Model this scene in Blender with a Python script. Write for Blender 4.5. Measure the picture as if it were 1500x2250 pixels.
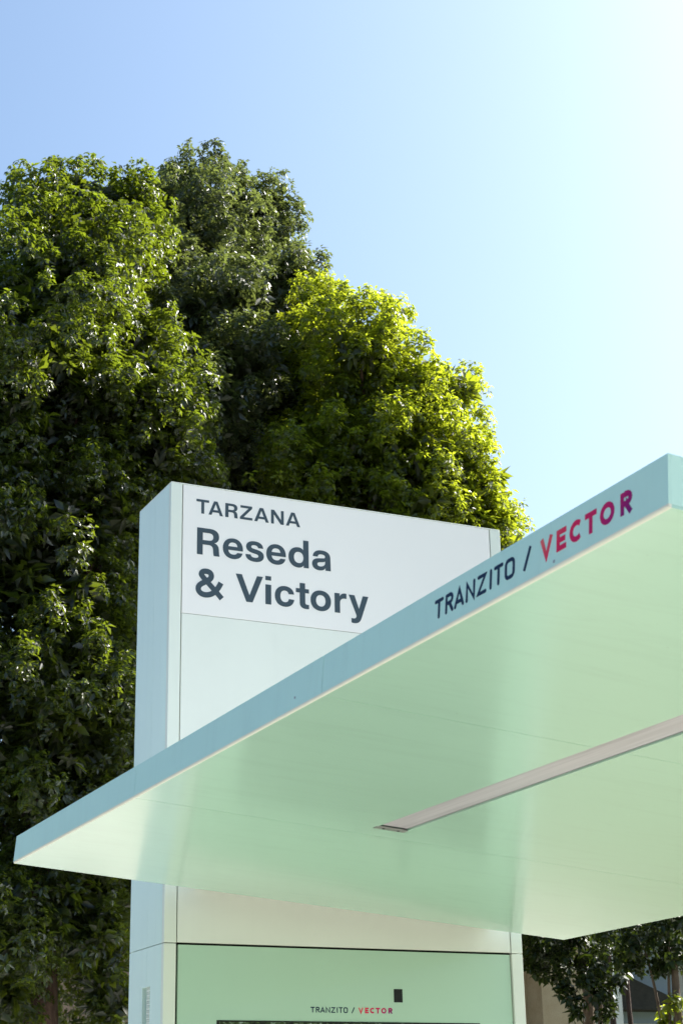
import bpy, bmesh, math, random
import numpy as np
from mathutils import Vector, Matrix
from mathutils.geometry import tessellate_polygon

for o in list(bpy.data.objects):
    bpy.data.objects.remove(o)
SC = bpy.context.scene
COL = SC.collection
R = math.radians
random.seed(5)
RNG = np.random.default_rng(11)
EYE = 1.6

# ------------------------------------------------------------------ camera
cam_d = bpy.data.cameras.new('camera')
cam = bpy.data.objects.new('camera', cam_d)
COL.objects.link(cam)
pitch, yaw, roll = R(20.2044), R(25.9164), R(-1.1553)
fw = Vector((math.sin(yaw) * math.cos(pitch), math.cos(yaw) * math.cos(pitch), math.sin(pitch)))
rt = Vector((math.cos(yaw), -math.sin(yaw), 0))
up = rt.cross(fw)
r2 = rt * math.cos(roll) + up * math.sin(roll)
u2 = -rt * math.sin(roll) + up * math.cos(roll)
m3 = Matrix((r2, u2, -fw)).transposed()
cam.matrix_world = Matrix.Translation((-1.878, -5.1925, EYE)) @ m3.to_4x4()
cam_d.sensor_fit = 'VERTICAL'
cam_d.sensor_height = 36.0
cam_d.lens = 3776.98 / 2250 * 36
cam_d.clip_start = 0.05
cam_d.clip_end = 5000
cam_d.dof.use_dof = True
cam_d.dof.focus_distance = 6.3
cam_d.dof.aperture_fstop = 17.0
SC.camera = cam

# ------------------------------------------------------------------ sky, sun, exposure
SUN_AZ, SUN_EL = R(85), R(41)          # azimuth measured from +Y towards +X
w = bpy.data.worlds.new('World')
SC.world = w
w.use_nodes = True
nt = w.node_tree
bg = nt.nodes['Background']
sky = nt.nodes.new('ShaderNodeTexSky')
sky.sky_type = 'NISHITA'
sky.sun_disc = False
sky.sun_elevation = SUN_EL
sky.sun_rotation = SUN_AZ
sky.air_density = 1.1
sky.dust_density = 4.6
sky.ozone_density = 1.0
tint = nt.nodes.new('ShaderNodeMix'); tint.data_type = 'RGBA'; tint.blend_type = 'MULTIPLY'
tint.inputs['Factor'].default_value = 1.0
tint.inputs['B'].default_value = (0.84, 1.01, 1.12, 1)      # the photograph's cooler, greener white balance, over the whole sky
nt.links.new(sky.outputs[0], tint.inputs['A'])
nt.links.new(tint.outputs['Result'], bg.inputs[0])
bg.inputs[1].default_value = 0.108
sl = bpy.data.lights.new('sun', 'SUN')
sl.energy = 5.0
sl.angle = R(0.53)
sl.color = (1.0, 0.945, 0.85)
sun = bpy.data.objects.new('sun', sl)
COL.objects.link(sun)
sd = Vector((math.sin(SUN_AZ) * math.cos(SUN_EL), math.cos(SUN_AZ) * math.cos(SUN_EL), math.sin(SUN_EL)))
sun.rotation_euler = sd.to_track_quat('Z', 'Y').to_euler()
SC.view_settings.view_transform = 'Standard'
SC.view_settings.look = 'None'
SC.view_settings.gamma = 1.0
SC.view_settings.exposure = 1.0

# ------------------------------------------------------------------ helpers
def tag(o, label=None, cat=None, group=None, kind=None):
    if label: o['label'] = label
    if cat: o['category'] = cat
    if group: o['group'] = group
    if kind: o['kind'] = kind
    return o

def empty(name, loc, rot=(0, 0, 0)):
    o = bpy.data.objects.new(name, None)
    o.empty_display_size = 0.2
    COL.objects.link(o)
    o.location = loc
    o.rotation_euler = rot
    return o

def link(name, me, mat, parent=None):
    if mat is not None:
        me.materials.append(mat)
    o = bpy.data.objects.new(name, me)
    COL.objects.link(o)
    if parent is not None:
        o.parent = parent
    return o

def box_into(bm, lo, hi):
    vs = [bm.verts.new((x, y, z)) for x in (lo[0], hi[0]) for y in (lo[1], hi[1]) for z in (lo[2], hi[2])]
    for f in ((0, 1, 3, 2), (4, 6, 7, 5), (0, 4, 5, 1), (2, 3, 7, 6), (0, 2, 6, 4), (1, 5, 7, 3)):
        bm.faces.new([vs[i] for i in f])

def boxes(name, blist, mat, parent=None, bevel=0.0):
    bm = bmesh.new()
    for lo, hi in blist:
        box_into(bm, lo, hi)
    bmesh.ops.recalc_face_normals(bm, faces=bm.faces)
    if bevel:
        bmesh.ops.bevel(bm, geom=bm.edges[:], offset=bevel, segments=2, affect='EDGES', profile=0.6)
    me = bpy.data.meshes.new(name)
    bm.to_mesh(me)
    bm.free()
    return link(name, me, mat, parent)

def extrude_profile(name, prof, y0, y1, mat, parent=None, smooth=True):
    """closed profile in x,z swept along y"""
    n = len(prof)
    vs = [(x, y0, z) for x, z in prof] + [(x, y1, z) for x, z in prof]
    fs = [(i, (i + 1) % n, n + (i + 1) % n, n + i) for i in range(n)]
    fs += [tuple(range(n - 1, -1, -1)), tuple(range(n, 2 * n))]
    me = bpy.data.meshes.new(name)
    me.from_pydata(vs, [], fs)
    bm = bmesh.new(); bm.from_mesh(me)
    bmesh.ops.recalc_face_normals(bm, faces=bm.faces)
    bm.to_mesh(me); bm.free()
    return link(name, me, mat, parent)

# ------------------------------------------------------------------ materials
def new_mat(name):
    m = bpy.data.materials.new(name)
    m.use_nodes = True
    return m, m.node_tree, m.node_tree.nodes['Principled BSDF']

def paint(name, col, rough=0.4, coat=0.0, coat_rough=0.1, coat_ior=1.5, vary=0.04, scale=2.0, bump=0.0, bump_scale=3.0, spec=0.5, metallic=0.0, streak=0.0, smudge=0.0):
    """painted metal: slight uneven tone, faint grime, optional gentle panel waviness"""
    m, t, p = new_mat(name)
    n, l = t.nodes, t.links
    tc = n.new('ShaderNodeTexCoord')
    mp = n.new('ShaderNodeMapping')
    mp.inputs['Scale'].default_value = (scale, scale, scale * 0.35)
    l.new(tc.outputs['Object'], mp.inputs[0])
    nz = n.new('ShaderNodeTexNoise'); nz.inputs['Scale'].default_value = 1.0
    nz.inputs['Detail'].default_value = 7; nz.inputs['Roughness'].default_value = 0.65
    l.new(mp.outputs[0], nz.inputs[0])
    cr = n.new('ShaderNodeMix'); cr.data_type = 'RGBA'
    cr.inputs['A'].default_value = (*[c * (1 - vary * 2) for c in col], 1)
    cr.inputs['B'].default_value = (*[min(1, c * (1 + vary)) for c in col], 1)
    l.new(nz.outputs['Fac'], cr.inputs['Factor'])
    src = cr.outputs['Result']
    if streak:
        mp2 = n.new('ShaderNodeMapping'); mp2.inputs['Scale'].default_value = (22, 22, 1.3)
        l.new(tc.outputs['Object'], mp2.inputs[0])
        n2 = n.new('ShaderNodeTexNoise'); n2.inputs['Scale'].default_value = 1.0; n2.inputs['Detail'].default_value = 5
        l.new(mp2.outputs[0], n2.inputs[0])
        rp = n.new('ShaderNodeMapRange'); rp.inputs['From Min'].default_value = 0.55; rp.inputs['From Max'].default_value = 0.8
        rp.inputs['To Max'].default_value = streak
        l.new(n2.outputs['Fac'], rp.inputs['Value'])
        mx = n.new('ShaderNodeMix'); mx.data_type = 'RGBA'
        mx.inputs['B'].default_value = (*[c * 0.6 for c in col], 1)
        l.new(src, mx.inputs['A']); l.new(rp.outputs[0], mx.inputs['Factor'])
        src = mx.outputs['Result']
    if smudge:
        mp3 = n.new('ShaderNodeMapping'); mp3.inputs['Scale'].default_value = (2.2, 14, 3); mp3.inputs['Rotation'].default_value = (0, 0, 0.5)
        l.new(tc.outputs['Object'], mp3.inputs[0])
        n3 = n.new('ShaderNodeTexNoise'); n3.inputs['Scale'].default_value = 1.0; n3.inputs['Detail'].default_value = 8; n3.inputs['Roughness'].default_value = 0.7; n3.inputs['Distortion'].default_value = 1.2
        l.new(mp3.outputs[0], n3.inputs[0])
        r3 = n.new('ShaderNodeMapRange'); r3.inputs['From Min'].default_value = 0.5; r3.inputs['From Max'].default_value = 0.8; r3.inputs['To Max'].default_value = smudge
        l.new(n3.outputs['Fac'], r3.inputs['Value'])
        n4 = n.new('ShaderNodeTexNoise'); n4.inputs['Scale'].default_value = 95; n4.inputs['Detail'].default_value = 2
        l.new(tc.outputs['Object'], n4.inputs[0])
        r4 = n.new('ShaderNodeMapRange'); r4.inputs['From Min'].default_value = 0.72; r4.inputs['From Max'].default_value = 0.78; r4.inputs['To Max'].default_value = smudge * 1.6
        l.new(n4.outputs['Fac'], r4.inputs['Value'])
        sm = n.new('ShaderNodeMath'); sm.operation = 'ADD'; sm.use_clamp = True
        l.new(r3.outputs[0], sm.inputs[0]); l.new(r4.outputs[0], sm.inputs[1])
        mx3 = n.new('ShaderNodeMix'); mx3.data_type = 'RGBA'
        mx3.inputs['B'].default_value = (*[c * 0.55 for c in col], 1)
        l.new(src, mx3.inputs['A']); l.new(sm.outputs[0], mx3.inputs['Factor'])
        src = mx3.outputs['Result']
    l.new(src, p.inputs['Base Color'])
    rr = n.new('ShaderNodeMapRange')
    rr.inputs['To Min'].default_value = rough * 0.85; rr.inputs['To Max'].default_value = rough * 1.2
    l.new(nz.outputs['Fac'], rr.inputs['Value']); l.new(rr.outputs[0], p.inputs['Roughness'])
    p.inputs['Specular IOR Level'].default_value = spec
    p.inputs['Metallic'].default_value = metallic
    if coat:
        p.inputs['Coat Weight'].default_value = coat
        p.inputs['Coat Roughness'].default_value = coat_rough
        p.inputs['Coat IOR'].default_value = coat_ior
    if bump:
        nb = n.new('ShaderNodeTexNoise'); nb.inputs['Scale'].default_value = bump_scale; nb.inputs['Detail'].default_value = 1.5
        l.new(tc.outputs['Object'], nb.inputs[0])
        b = n.new('ShaderNodeBump'); b.inputs['Strength'].default_value = 1.0; b.inputs['Distance'].default_value = bump
        l.new(nb.outputs['Fac'], b.inputs['Height'])
        l.new(b.outputs[0], p.inputs['Normal'])
        if coat: l.new(b.outputs[0], p.inputs['Coat Normal'])
    return m

M = {}
M['clad'] = paint('pylon_white_paint', (0.76, 0.92, 0.86), rough=0.35, vary=0.03, streak=0.09, smudge=0.06)
M['trim'] = paint('pylon_trim_paint', (0.81, 0.85, 0.765), rough=0.4, vary=0.02, streak=0.04)
M['midpanel'] = paint('pylon_front_paint', (0.86, 0.88, 0.80), rough=0.3, vary=0.03, streak=0.07, smudge=0.06)
M['header'] = paint('header_white_acrylic', (0.94, 0.90, 0.86), rough=0.22, vary=0.008)
M['core'] = paint('dark_core', (0.006, 0.007, 0.006), rough=0.8)
M['glass'] = paint('mint_back_painted_glass', (0.46, 0.66, 0.51), rough=0.5, coat=1.0, coat_rough=0.03, vary=0.01)
M['black'] = paint('black_gloss', (0.006, 0.006, 0.006), rough=0.25, vary=0.0)
M['soffit'] = paint('mint_soffit_paint', (0.44, 0.70, 0.555), rough=0.42, coat=1.0, coat_rough=0.17, coat_ior=1.68, vary=0.03, scale=1.2, bump=0.0012, bump_scale=2.2, smudge=0.22)
M['fascia'] = paint('sky_tinted_fascia_paint', (0.59, 0.86, 0.76), rough=0.4, vary=0.04, scale=4, smudge=0.14)  # blue of the reflected sky put into the base colour
M['lip'] = paint('cream_drip_edge', (0.80, 0.80, 0.68), rough=0.5, vary=0.05, scale=8)
M['roof'] = paint('roof_grey_sheet', (0.55, 0.58, 0.56), rough=0.5)
M['alu'] = paint('light_alu', (0.42, 0.43, 0.42), rough=0.35, metallic=0.7, vary=0.08, scale=14)
M['ink'] = paint('slate_ink', (0.040, 0.066, 0.085), rough=0.45, vary=0.02)
M['navy'] = paint('navy_ink', (0.006, 0.024, 0.066), rough=0.5, vary=0.02, spec=0.15)

def diffuser_mat():
    m, t, p = new_mat('lilac_grey_diffuser')
    n, l = t.nodes, t.links
    tc = n.new('ShaderNodeTexCoord'); mp = n.new('ShaderNodeMapping')
    mp.inputs['Scale'].default_value = (60, 1.6, 1)
    l.new(tc.outputs['Object'], mp.inputs[0])
    nz = n.new('ShaderNodeTexNoise'); nz.inputs['Scale'].default_value = 1; nz.inputs['Detail'].default_value = 5
    l.new(mp.outputs[0], nz.inputs[0])
    r = n.new('ShaderNodeValToRGB')
    r.color_ramp.elements[0].position = 0.3; r.color_ramp.elements[0].color = (0.37, 0.35, 0.38, 1)
    r.color_ramp.elements[1].position = 0.75; r.color_ramp.elements[1].color = (0.60, 0.57, 0.61, 1)
    l.new(nz.outputs['Fac'], r.inputs[0]); l.new(r.outputs[0], p.inputs['Base Color'])
    p.inputs['Roughness'].default_value = 0.35
    return m
M['diffuser'] = diffuser_mat()

def gradient_ink(name, x0, x1, y0, y1):
    """printed colour run, salmon to crimson to purple, over the word (x right, y up in object space)"""
    m, t, p = new_mat(name)
    n, l = t.nodes, t.links
    tc = n.new('ShaderNodeTexCoord'); sp = n.new('ShaderNodeSeparateXYZ')
    l.new(tc.outputs['Object'], sp.inputs[0])
    a = n.new('ShaderNodeMapRange'); a.inputs['From Min'].default_value = x0; a.inputs['From Max'].default_value = x1
    a.inputs['To Max'].default_value = 0.82; a.clamp = False
    l.new(sp.outputs['X'], a.inputs['Value'])
    b = n.new('ShaderNodeMapRange'); b.inputs['From Min'].default_value = y1; b.inputs['From Max'].default_value = y0
    b.inputs['To Max'].default_value = 0.20; b.clamp = False
    l.new(sp.outputs['Y'], b.inputs['Value'])
    s = n.new('ShaderNodeMath'); s.operation = 'ADD'
    l.new(a.outputs[0], s.inputs[0]); l.new(b.outputs[0], s.inputs[1])
    r = n.new('ShaderNodeValToRGB')
    e = r.color_ramp.elements
    e[0].position = 0.0; e[0].color = (0.80, 0.15, 0.14, 1)
    e[1].position = 1.0; e[1].color = (0.19, 0.0, 0.16, 1)
    k = e.new(0.28); k.color = (0.78, 0.012, 0.085, 1)
    k = e.new(0.68); k.color = (0.56, 0.002, 0.12, 1)
    l.new(s.outputs[0], r.inputs[0]); l.new(r.outputs[0], p.inputs['Base Color'])
    p.inputs['Roughness'].default_value = 0.5
    p.inputs['Specular IOR Level'].default_value = 0.15
    return m

def rough_ground(name, c0, c1, scale, rough=0.9, bump=0.01, detail=8):
    m, t, p = new_mat(name)
    n, l = t.nodes, t.links
    tc = n.new('ShaderNodeTexCoord')
    nz = n.new('ShaderNodeTexNoise'); nz.inputs['Scale'].default_value = scale; nz.inputs['Detail'].default_value = detail
    nz.inputs['Roughness'].default_value = 0.7
    l.new(tc.outputs['Object'], nz.inputs[0])
    n2 = n.new('ShaderNodeTexNoise'); n2.inputs['Scale'].default_value = scale * 24; n2.inputs['Detail'].default_value = 3
    l.new(tc.outputs['Object'], n2.inputs[0])
    ad = n.new('ShaderNodeMath'); ad.operation = 'MULTIPLY_ADD'; ad.inputs[1].default_value = 0.45
    l.new(n2.outputs['Fac'], ad.inputs[0])
    ml = n.new('ShaderNodeMath'); ml.operation = 'MULTIPLY'; ml.inputs[1].default_value = 0.6
    l.new(nz.outputs['Fac'], ml.inputs[0]); l.new(ml.outputs[0], ad.inputs[2])
    r = n.new('ShaderNodeValToRGB')
    r.color_ramp.elements[0].position = 0.36; r.color_ramp.elements[0].color = (*c0, 1)
    r.color_ramp.elements[1].position = 0.66; r.color_ramp.elements[1].color = (*c1, 1)
    l.new(ad.outputs[0], r.inputs[0]); l.new(r.outputs[0], p.inputs['Base Color'])
    p.inputs['Roughness'].default_value = rough
    b = n.new('ShaderNodeBump'); b.inputs['Distance'].default_value = bump
    l.new(ad.outputs[0], b.inputs['Height']); l.new(b.outputs[0], p.inputs['Normal'])
    return m

M['concrete'] = rough_ground('pavement_concrete', (0.44, 0.42, 0.37), (0.56, 0.54, 0.48), 1.2)
M['pale_concrete'] = rough_ground('pale_lot_concrete', (0.48, 0.46, 0.41), (0.60, 0.58, 0.52), 0.8)
M['asphalt'] = rough_ground('asphalt', (0.045, 0.045, 0.047), (0.075, 0.075, 0.075), 2.0)
M['lawn'] = rough_ground('dry_lawn', (0.05, 0.075, 0.02), (0.14, 0.13, 0.06), 3.0)
M['stucco'] = rough_ground('beige_stucco', (0.40, 0.29, 0.17), (0.52, 0.40, 0.26), 1.5, bump=0.012)
M['stucco_pink'] = rough_ground('pink_brown_stucco', (0.20, 0.14, 0.10), (0.29, 0.21, 0.16), 1.5, bump=0.012)
M['white_wood'] = rough_ground('white_post_paint', (0.62, 0.61, 0.55), (0.74, 0.73, 0.68), 4.0, rough=0.6, bump=0.002)
M['redboard'] = rough_ground('dark_red_boards', (0.10, 0.020, 0.018), (0.17, 0.04, 0.035), 4.0, rough=0.7, bump=0.003)
M['shingle'] = rough_ground('dark_roof', (0.035, 0.035, 0.035), (0.075, 0.07, 0.065), 6.0)
M['bluewall'] = rough_ground('pale_blue_wall', (0.32, 0.42, 0.58), (0.40, 0.50, 0.66), 2.0, rough=0.6, bump=0.003)
M['iron'] = paint('black_iron', (0.01, 0.01, 0.01), rough=0.5)

def bark_mat(name, c0, c1):
    m, t, p = new_mat(name)
    n, l = t.nodes, t.links
    tc = n.new('ShaderNodeTexCoord'); mp = n.new('ShaderNodeMapping'); mp.inputs['Scale'].default_value = (16, 16, 2.2)
    l.new(tc.outputs['Object'], mp.inputs[0])
    nz = n.new('ShaderNodeTexNoise'); nz.inputs['Scale'].default_value = 1.6; nz.inputs['Detail'].default_value = 9
    nz.inputs['Roughness'].default_value = 0.7; nz.inputs['Distortion'].default_value = 0.6
    l.new(mp.outputs[0], nz.inputs[0])
    r = n.new('ShaderNodeValToRGB')
    r.color_ramp.elements[0].position = 0.35; r.color_ramp.elements[0].color = (*c0, 1)
    r.color_ramp.elements[1].position = 0.68; r.color_ramp.elements[1].color = (*c1, 1)
    l.new(nz.outputs['Fac'], r.inputs[0]); l.new(r.outputs[0], p.inputs['Base Color'])
    p.inputs['Roughness'].default_value = 0.9
    b = n.new('ShaderNodeBump'); b.inputs['Distance'].default_value = 0.03
    l.new(nz.outputs['Fac'], b.inputs['Height']); l.new(b.outputs[0], p.inputs['Normal'])
    return m
M['bark'] = bark_mat('reddish_bark', (0.07, 0.038, 0.03), (0.19, 0.115, 0.09))
M['bark_dark'] = bark_mat('dark_stem_bark', (0.03, 0.018, 0.014), (0.09, 0.05, 0.04))
M['bark2'] = bark_mat('tan_bark', (0.08, 0.05, 0.035), (0.21, 0.15, 0.105))

def leaf_mat(name, dark, light, trans, tw=0.42, rough=0.41, spec=1.0):
    """per-leaf tone from the 'tone' attribute; glossy face, light passing through the blade"""
    m = bpy.data.materials.new(name)
    m.use_nodes = True
    t = m.node_tree; n, l = t.nodes, t.links
    p = n['Principled BSDF']; out = n['Material Output']
    at = n.new('ShaderNodeAttribute'); at.attribute_name = 'tone'
    r = n.new('ShaderNodeMix'); r.data_type = 'RGBA'
    r.inputs['A'].default_value = (*dark, 1); r.inputs['B'].default_value = (*light, 1)
    l.new(at.outputs['Fac'], r.inputs['Factor'])
    l.new(r.outputs['Result'], p.inputs['Base Color'])
    p.inputs['Roughness'].default_value = rough
    p.inputs['Specular IOR Level'].default_value = spec
    tr = n.new('ShaderNodeBsdfTranslucent')
    r2_ = n.new('ShaderNodeMix'); r2_.data_type = 'RGBA'
    r2_.inputs['A'].default_value = (*[c * 0.55 for c in trans], 1); r2_.inputs['B'].default_value = (*trans, 1)
    l.new(at.outputs['Fac'], r2_.inputs['Factor']); l.new(r2_.outputs['Result'], tr.inputs[0])
    mx = n.new('ShaderNodeMixShader'); mx.inputs[0].default_value = tw
    l.new(p.outputs[0], mx.inputs[1]); l.new(tr.outputs[0], mx.inputs[2]); l.new(mx.outputs[0], out.inputs[0])
    return m
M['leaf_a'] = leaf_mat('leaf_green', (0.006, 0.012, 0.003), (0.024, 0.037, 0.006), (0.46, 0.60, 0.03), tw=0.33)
M['leaf_b'] = leaf_mat('leaf_grey_green', (0.016, 0.026, 0.010), (0.050, 0.068, 0.024), (0.34, 0.42, 0.09), tw=0.34)
M['leaf_c'] = leaf_mat('leaf_yellow_green', (0.012, 0.022, 0.004), (0.045, 0.066, 0.009), (0.76, 0.88, 0.04), tw=0.48)
M['leaf_d'] = leaf_mat('leaf_dark', (0.010, 0.020, 0.006), (0.030, 0.048, 0.010), (0.10, 0.15, 0.012), tw=0.26, spec=0.45)

# ------------------------------------------------------------------ lettering
def sample_path(d):
    """'M x y L x y C ... Z' -> list of closed polylines"""
    tok = d.split(); i = 0; out = []; cur = None; pos = None
    while i < len(tok):
        c = tok[i]; i += 1
        if c == 'M':
            cur = [(float(tok[i]), float(tok[i + 1]))]; i += 2; pos = cur[0]
        elif c == 'L':
            pos = (float(tok[i]), float(tok[i + 1])); i += 2; cur.append(pos)
        elif c == 'C':
            a = [float(v) for v in tok[i:i + 6]]; i += 6
            p0 = pos
            for k in range(1, 9):
                s = k / 8; q = 1 - s
                cur.append((q**3 * p0[0] + 3*q*q*s * a[0] + 3*q*s*s * a[2] + s**3 * a[4],
                            q**3 * p0[1] + 3*q*q*s * a[1] + 3*q*s*s * a[3] + s**3 * a[5]))
            pos = (a[4], a[5])
        elif c == 'Z':
            if math.dist(cur[0], cur[-1]) < 1e-6: cur.pop()
            out.append(cur)
    return out

G = {
 'R': (614, 'M 0 0 L 0 720 L 350 720 C 505 720 600 648 600 522 C 600 425 545 365 468 345 C 556 322 590 268 596 170 C 600 90 604 40 614 0 L 458 0 C 446 40 444 90 438 160 C 430 245 392 278 308 278 L 155 278 L 155 0 Z M 155 600 L 322 600 C 402 600 444 568 444 502 C 444 432 402 396 320 396 L 155 396 Z'),
 'e': (555, 'M 553 225 L 150 225 C 158 148 205 105 285 105 C 340 105 380 128 395 165 L 542 165 C 520 50 420 -12 282 -12 C 110 -12 0 98 0 266 C 0 432 112 547 280 547 C 448 547 556 430 556 262 C 556 248 555 236 553 225 Z M 152 322 L 404 322 C 398 394 352 436 280 436 C 208 436 160 394 152 322 Z'),
 's': (514, 'M 0 172 L 146 172 C 150 122 192 98 262 98 C 326 98 362 118 362 152 C 362 182 338 196 284 207 L 196 224 C 76 247 18 302 18 383 C 18 485 108 547 250 547 C 398 547 486 486 496 374 L 352 374 C 346 420 312 441 250 441 C 192 441 160 422 160 391 C 160 362 182 349 240 338 L 336 319 C 456 296 514 244 514 158 C 514 52 420 -12 264 -12 C 100 -12 6 54 0 172 Z'),
 'd': (574, 'M 574 0 L 574 757 L 422 757 L 422 478 C 390 524 340 547 274 547 C 112 547 0 434 0 268 C 0 100 110 -12 272 -12 C 344 -12 396 14 430 66 L 430 0 Z M 288 112 C 206 112 154 172 154 268 C 154 364 206 423 288 423 C 370 423 424 364 424 268 C 424 172 370 112 288 112 Z'),
 'a': (537, 'M 537 0 L 386 0 L 386 70 C 350 14 292 -12 206 -12 C 78 -12 0 52 0 158 C 0 254 62 304 196 318 L 312 330 C 356 335 378 346 378 374 C 378 416 338 438 270 438 C 204 438 170 414 166 364 L 24 364 C 30 480 120 547 272 547 C 440 547 530 478 530 352 Z M 380 250 C 358 236 330 230 294 225 L 236 217 C 178 209 150 190 150 156 C 150 120 180 98 232 98 C 318 98 380 146 380 214 Z'),
 'V': (755, 'M 0 720 L 168 720 L 378 178 L 588 720 L 755 720 L 464 0 L 293 0 Z'),
 'i': (160, 'M 0 0 L 0 530 L 160 530 L 160 0 Z M 0 648 L 0 760 L 160 760 L 160 648 Z'),
 'c': (546, 'M 546 200 C 526 66 426 -12 278 -12 C 108 -12 0 98 0 266 C 0 434 110 547 280 547 C 426 547 524 474 542 348 L 392 340 C 380 396 342 426 282 426 C 204 426 154 366 154 267 C 154 168 204 110 282 110 C 346 110 384 142 396 208 Z'),
 't': (370, 'M 108 688 L 262 688 L 262 535 L 370 535 L 370 425 L 262 425 L 262 170 C 262 126 280 112 325 112 L 368 112 L 368 0 C 345 -4 320 -6 290 -6 C 170 -6 108 44 108 150 L 108 425 L 0 425 L 0 535 L 108 535 Z'),
 'o': (587, 'M 293 -12 C 116 -12 0 98 0 268 C 0 436 116 547 293 547 C 470 547 587 436 587 268 C 587 98 470 -12 293 -12 Z M 293 110 C 376 110 430 170 430 268 C 430 364 376 424 293 424 C 210 424 155 364 155 268 C 155 170 210 110 293 110 Z'),
 'r': (346, 'M 0 0 L 0 535 L 148 535 L 148 450 C 180 518 232 547 300 547 C 318 547 332 546 346 543 L 346 402 C 330 406 312 408 292 408 C 202 408 155 358 155 262 L 155 0 Z'),
 'y': (574, 'M 0 535 L 164 535 L 290 168 L 412 535 L 574 535 L 362 -70 C 320 -188 262 -232 155 -232 C 120 -232 92 -228 66 -220 L 66 -98 C 86 -106 106 -108 126 -108 C 176 -108 206 -84 214 -40 L 212 -8 Z'),
 'T': (656, 'M 0 720 L 656 720 L 656 600 L 402 600 L 402 0 L 254 0 L 254 600 L 0 600 Z'),
 'A': (760, 'M 0 0 L 288 720 L 472 720 L 760 0 L 602 0 L 545 148 L 212 148 L 156 0 Z M 256 262 L 502 262 L 379 586 Z'),
 'Z': (661, 'M 0 0 L 0 116 L 458 600 L 26 600 L 26 720 L 650 720 L 650 606 L 194 120 L 661 120 L 661 0 Z'),
 'N': (686, 'M 0 0 L 0 720 L 166 720 L 540 230 L 540 720 L 686 720 L 686 0 L 524 0 L 146 496 L 146 0 Z'),
}

def plate_mesh(name, polys, thick):
    """closed polygons (outer first, holes after; disjoint outers allowed) -> thin raised plate, z 0..thick"""
    bm = bmesh.new()
    vl = [[Vector((x, y, 0)) for x, y in pl] for pl in polys]
    tris = tessellate_polygon(vl)
    flat = [v for pl in vl for v in pl]
    topv = [bm.verts.new((v.x, v.y, thick)) for v in flat]
    botv = [bm.verts.new((v.x, v.y, 0)) for v in flat]
    for a, b, c in tris:
        try: bm.faces.new((topv[a], topv[b], topv[c]))
        except ValueError: pass
    k = 0
    for pl in vl:
        n = len(pl)
        for i in range(n):
            a, b = k + i, k + (i + 1) % n
            bm.faces.new((topv[a], topv[b], botv[b], botv[a]))
        k += n
    bmesh.ops.recalc_face_normals(bm, faces=bm.faces)
    for f in bm.faces:
        if abs(f.normal.z) > 0.9 and f.normal.z < 0: f.normal_flip()
    me = bpy.data.meshes.new(name)
    bm.to_mesh(me); bm.free()
    return me

def stroke_mesh(name, strokes, width, thick, cap='round', ox=0.0, oy=0.0, sc=1.0):
    """open polylines thickened to ribbons; every stroke a hair higher than the last so none share a plane"""
    bm = bmesh.new()
    lift = 0.0
    for st in strokes:
        st = [Vector((x, y)) for x, y in st]
        n = len(st); h = width / 2
        closed = (st[0] - st[-1]).length < 1e-6 and n > 3
        left, right = [], []
        rng = range(n - 1) if closed else range(n)
        for i in rng:
            if closed:
                d0 = (st[i] - st[i - 1 if i else n - 2]).normalized(); d1 = (st[i + 1] - st[i]).normalized()
            else:
                d0 = (st[i] - st[i - 1]).normalized() if i else (st[1] - st[0]).normalized()
                d1 = (st[i + 1] - st[i]).normalized() if i < n - 1 else d0
            t = (d0 + d1).normalized(); nn = Vector((-t.y, t.x))
            k = h / max(0.5, nn.dot(Vector((-d1.y, d1.x))))
            left.append(st[i] + nn * k); right.append(st[i] - nn * k)
        z = thick + lift
        def V(p): return bm.verts.new((ox + p.x * sc, oy + p.y * sc, z))
        L = [V(p) for p in left]; Rr = [V(p) for p in right]
        m = len(L)
        for i in range(m if closed else m - 1):
            j = (i + 1) % m
            bm.faces.new((L[i], Rr[i], Rr[j], L[j]))
        if cap == 'round' and not closed:
            for idx, sgn in ((0, -1), (m - 1, 1)):
                c = st[0] if idx == 0 else st[-1]
                d = ((st[1] - st[0]) if idx == 0 else (st[-1] - st[-2])).normalized() * sgn
                nn = Vector((-d.y, d.x))
                ring = [V(c + nn * h * math.cos(a) + d * h * math.sin(a)) for a in [math.pi * q / 6 for q in range(7)]]
                bm.faces.new(ring[::-1])
        lift += 0.00008
    for f in bm.faces:
        f.normal_update()
        if f.normal.z < 0: f.normal_flip()
    g = bmesh.ops.extrude_face_region(bm, geom=bm.faces[:])
    vs = [v for v in g['geom'] if isinstance(v, bmesh.types.BMVert)]
    for v in vs: v.co.z = 0.0
    bmesh.ops.recalc_face_normals(bm, faces=bm.faces)
    me = bpy.data.meshes.new(name)
    bm.to_mesh(me); bm.free()
    return me

def arc(cx, cy, rx, ry, a0, a1, n=8):
    return [(cx + rx * math.cos(R(a0 + (a1 - a0) * k / n)), cy + ry * math.sin(R(a0 + (a1 - a0) * k / n))) for k in range(n + 1)]

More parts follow.
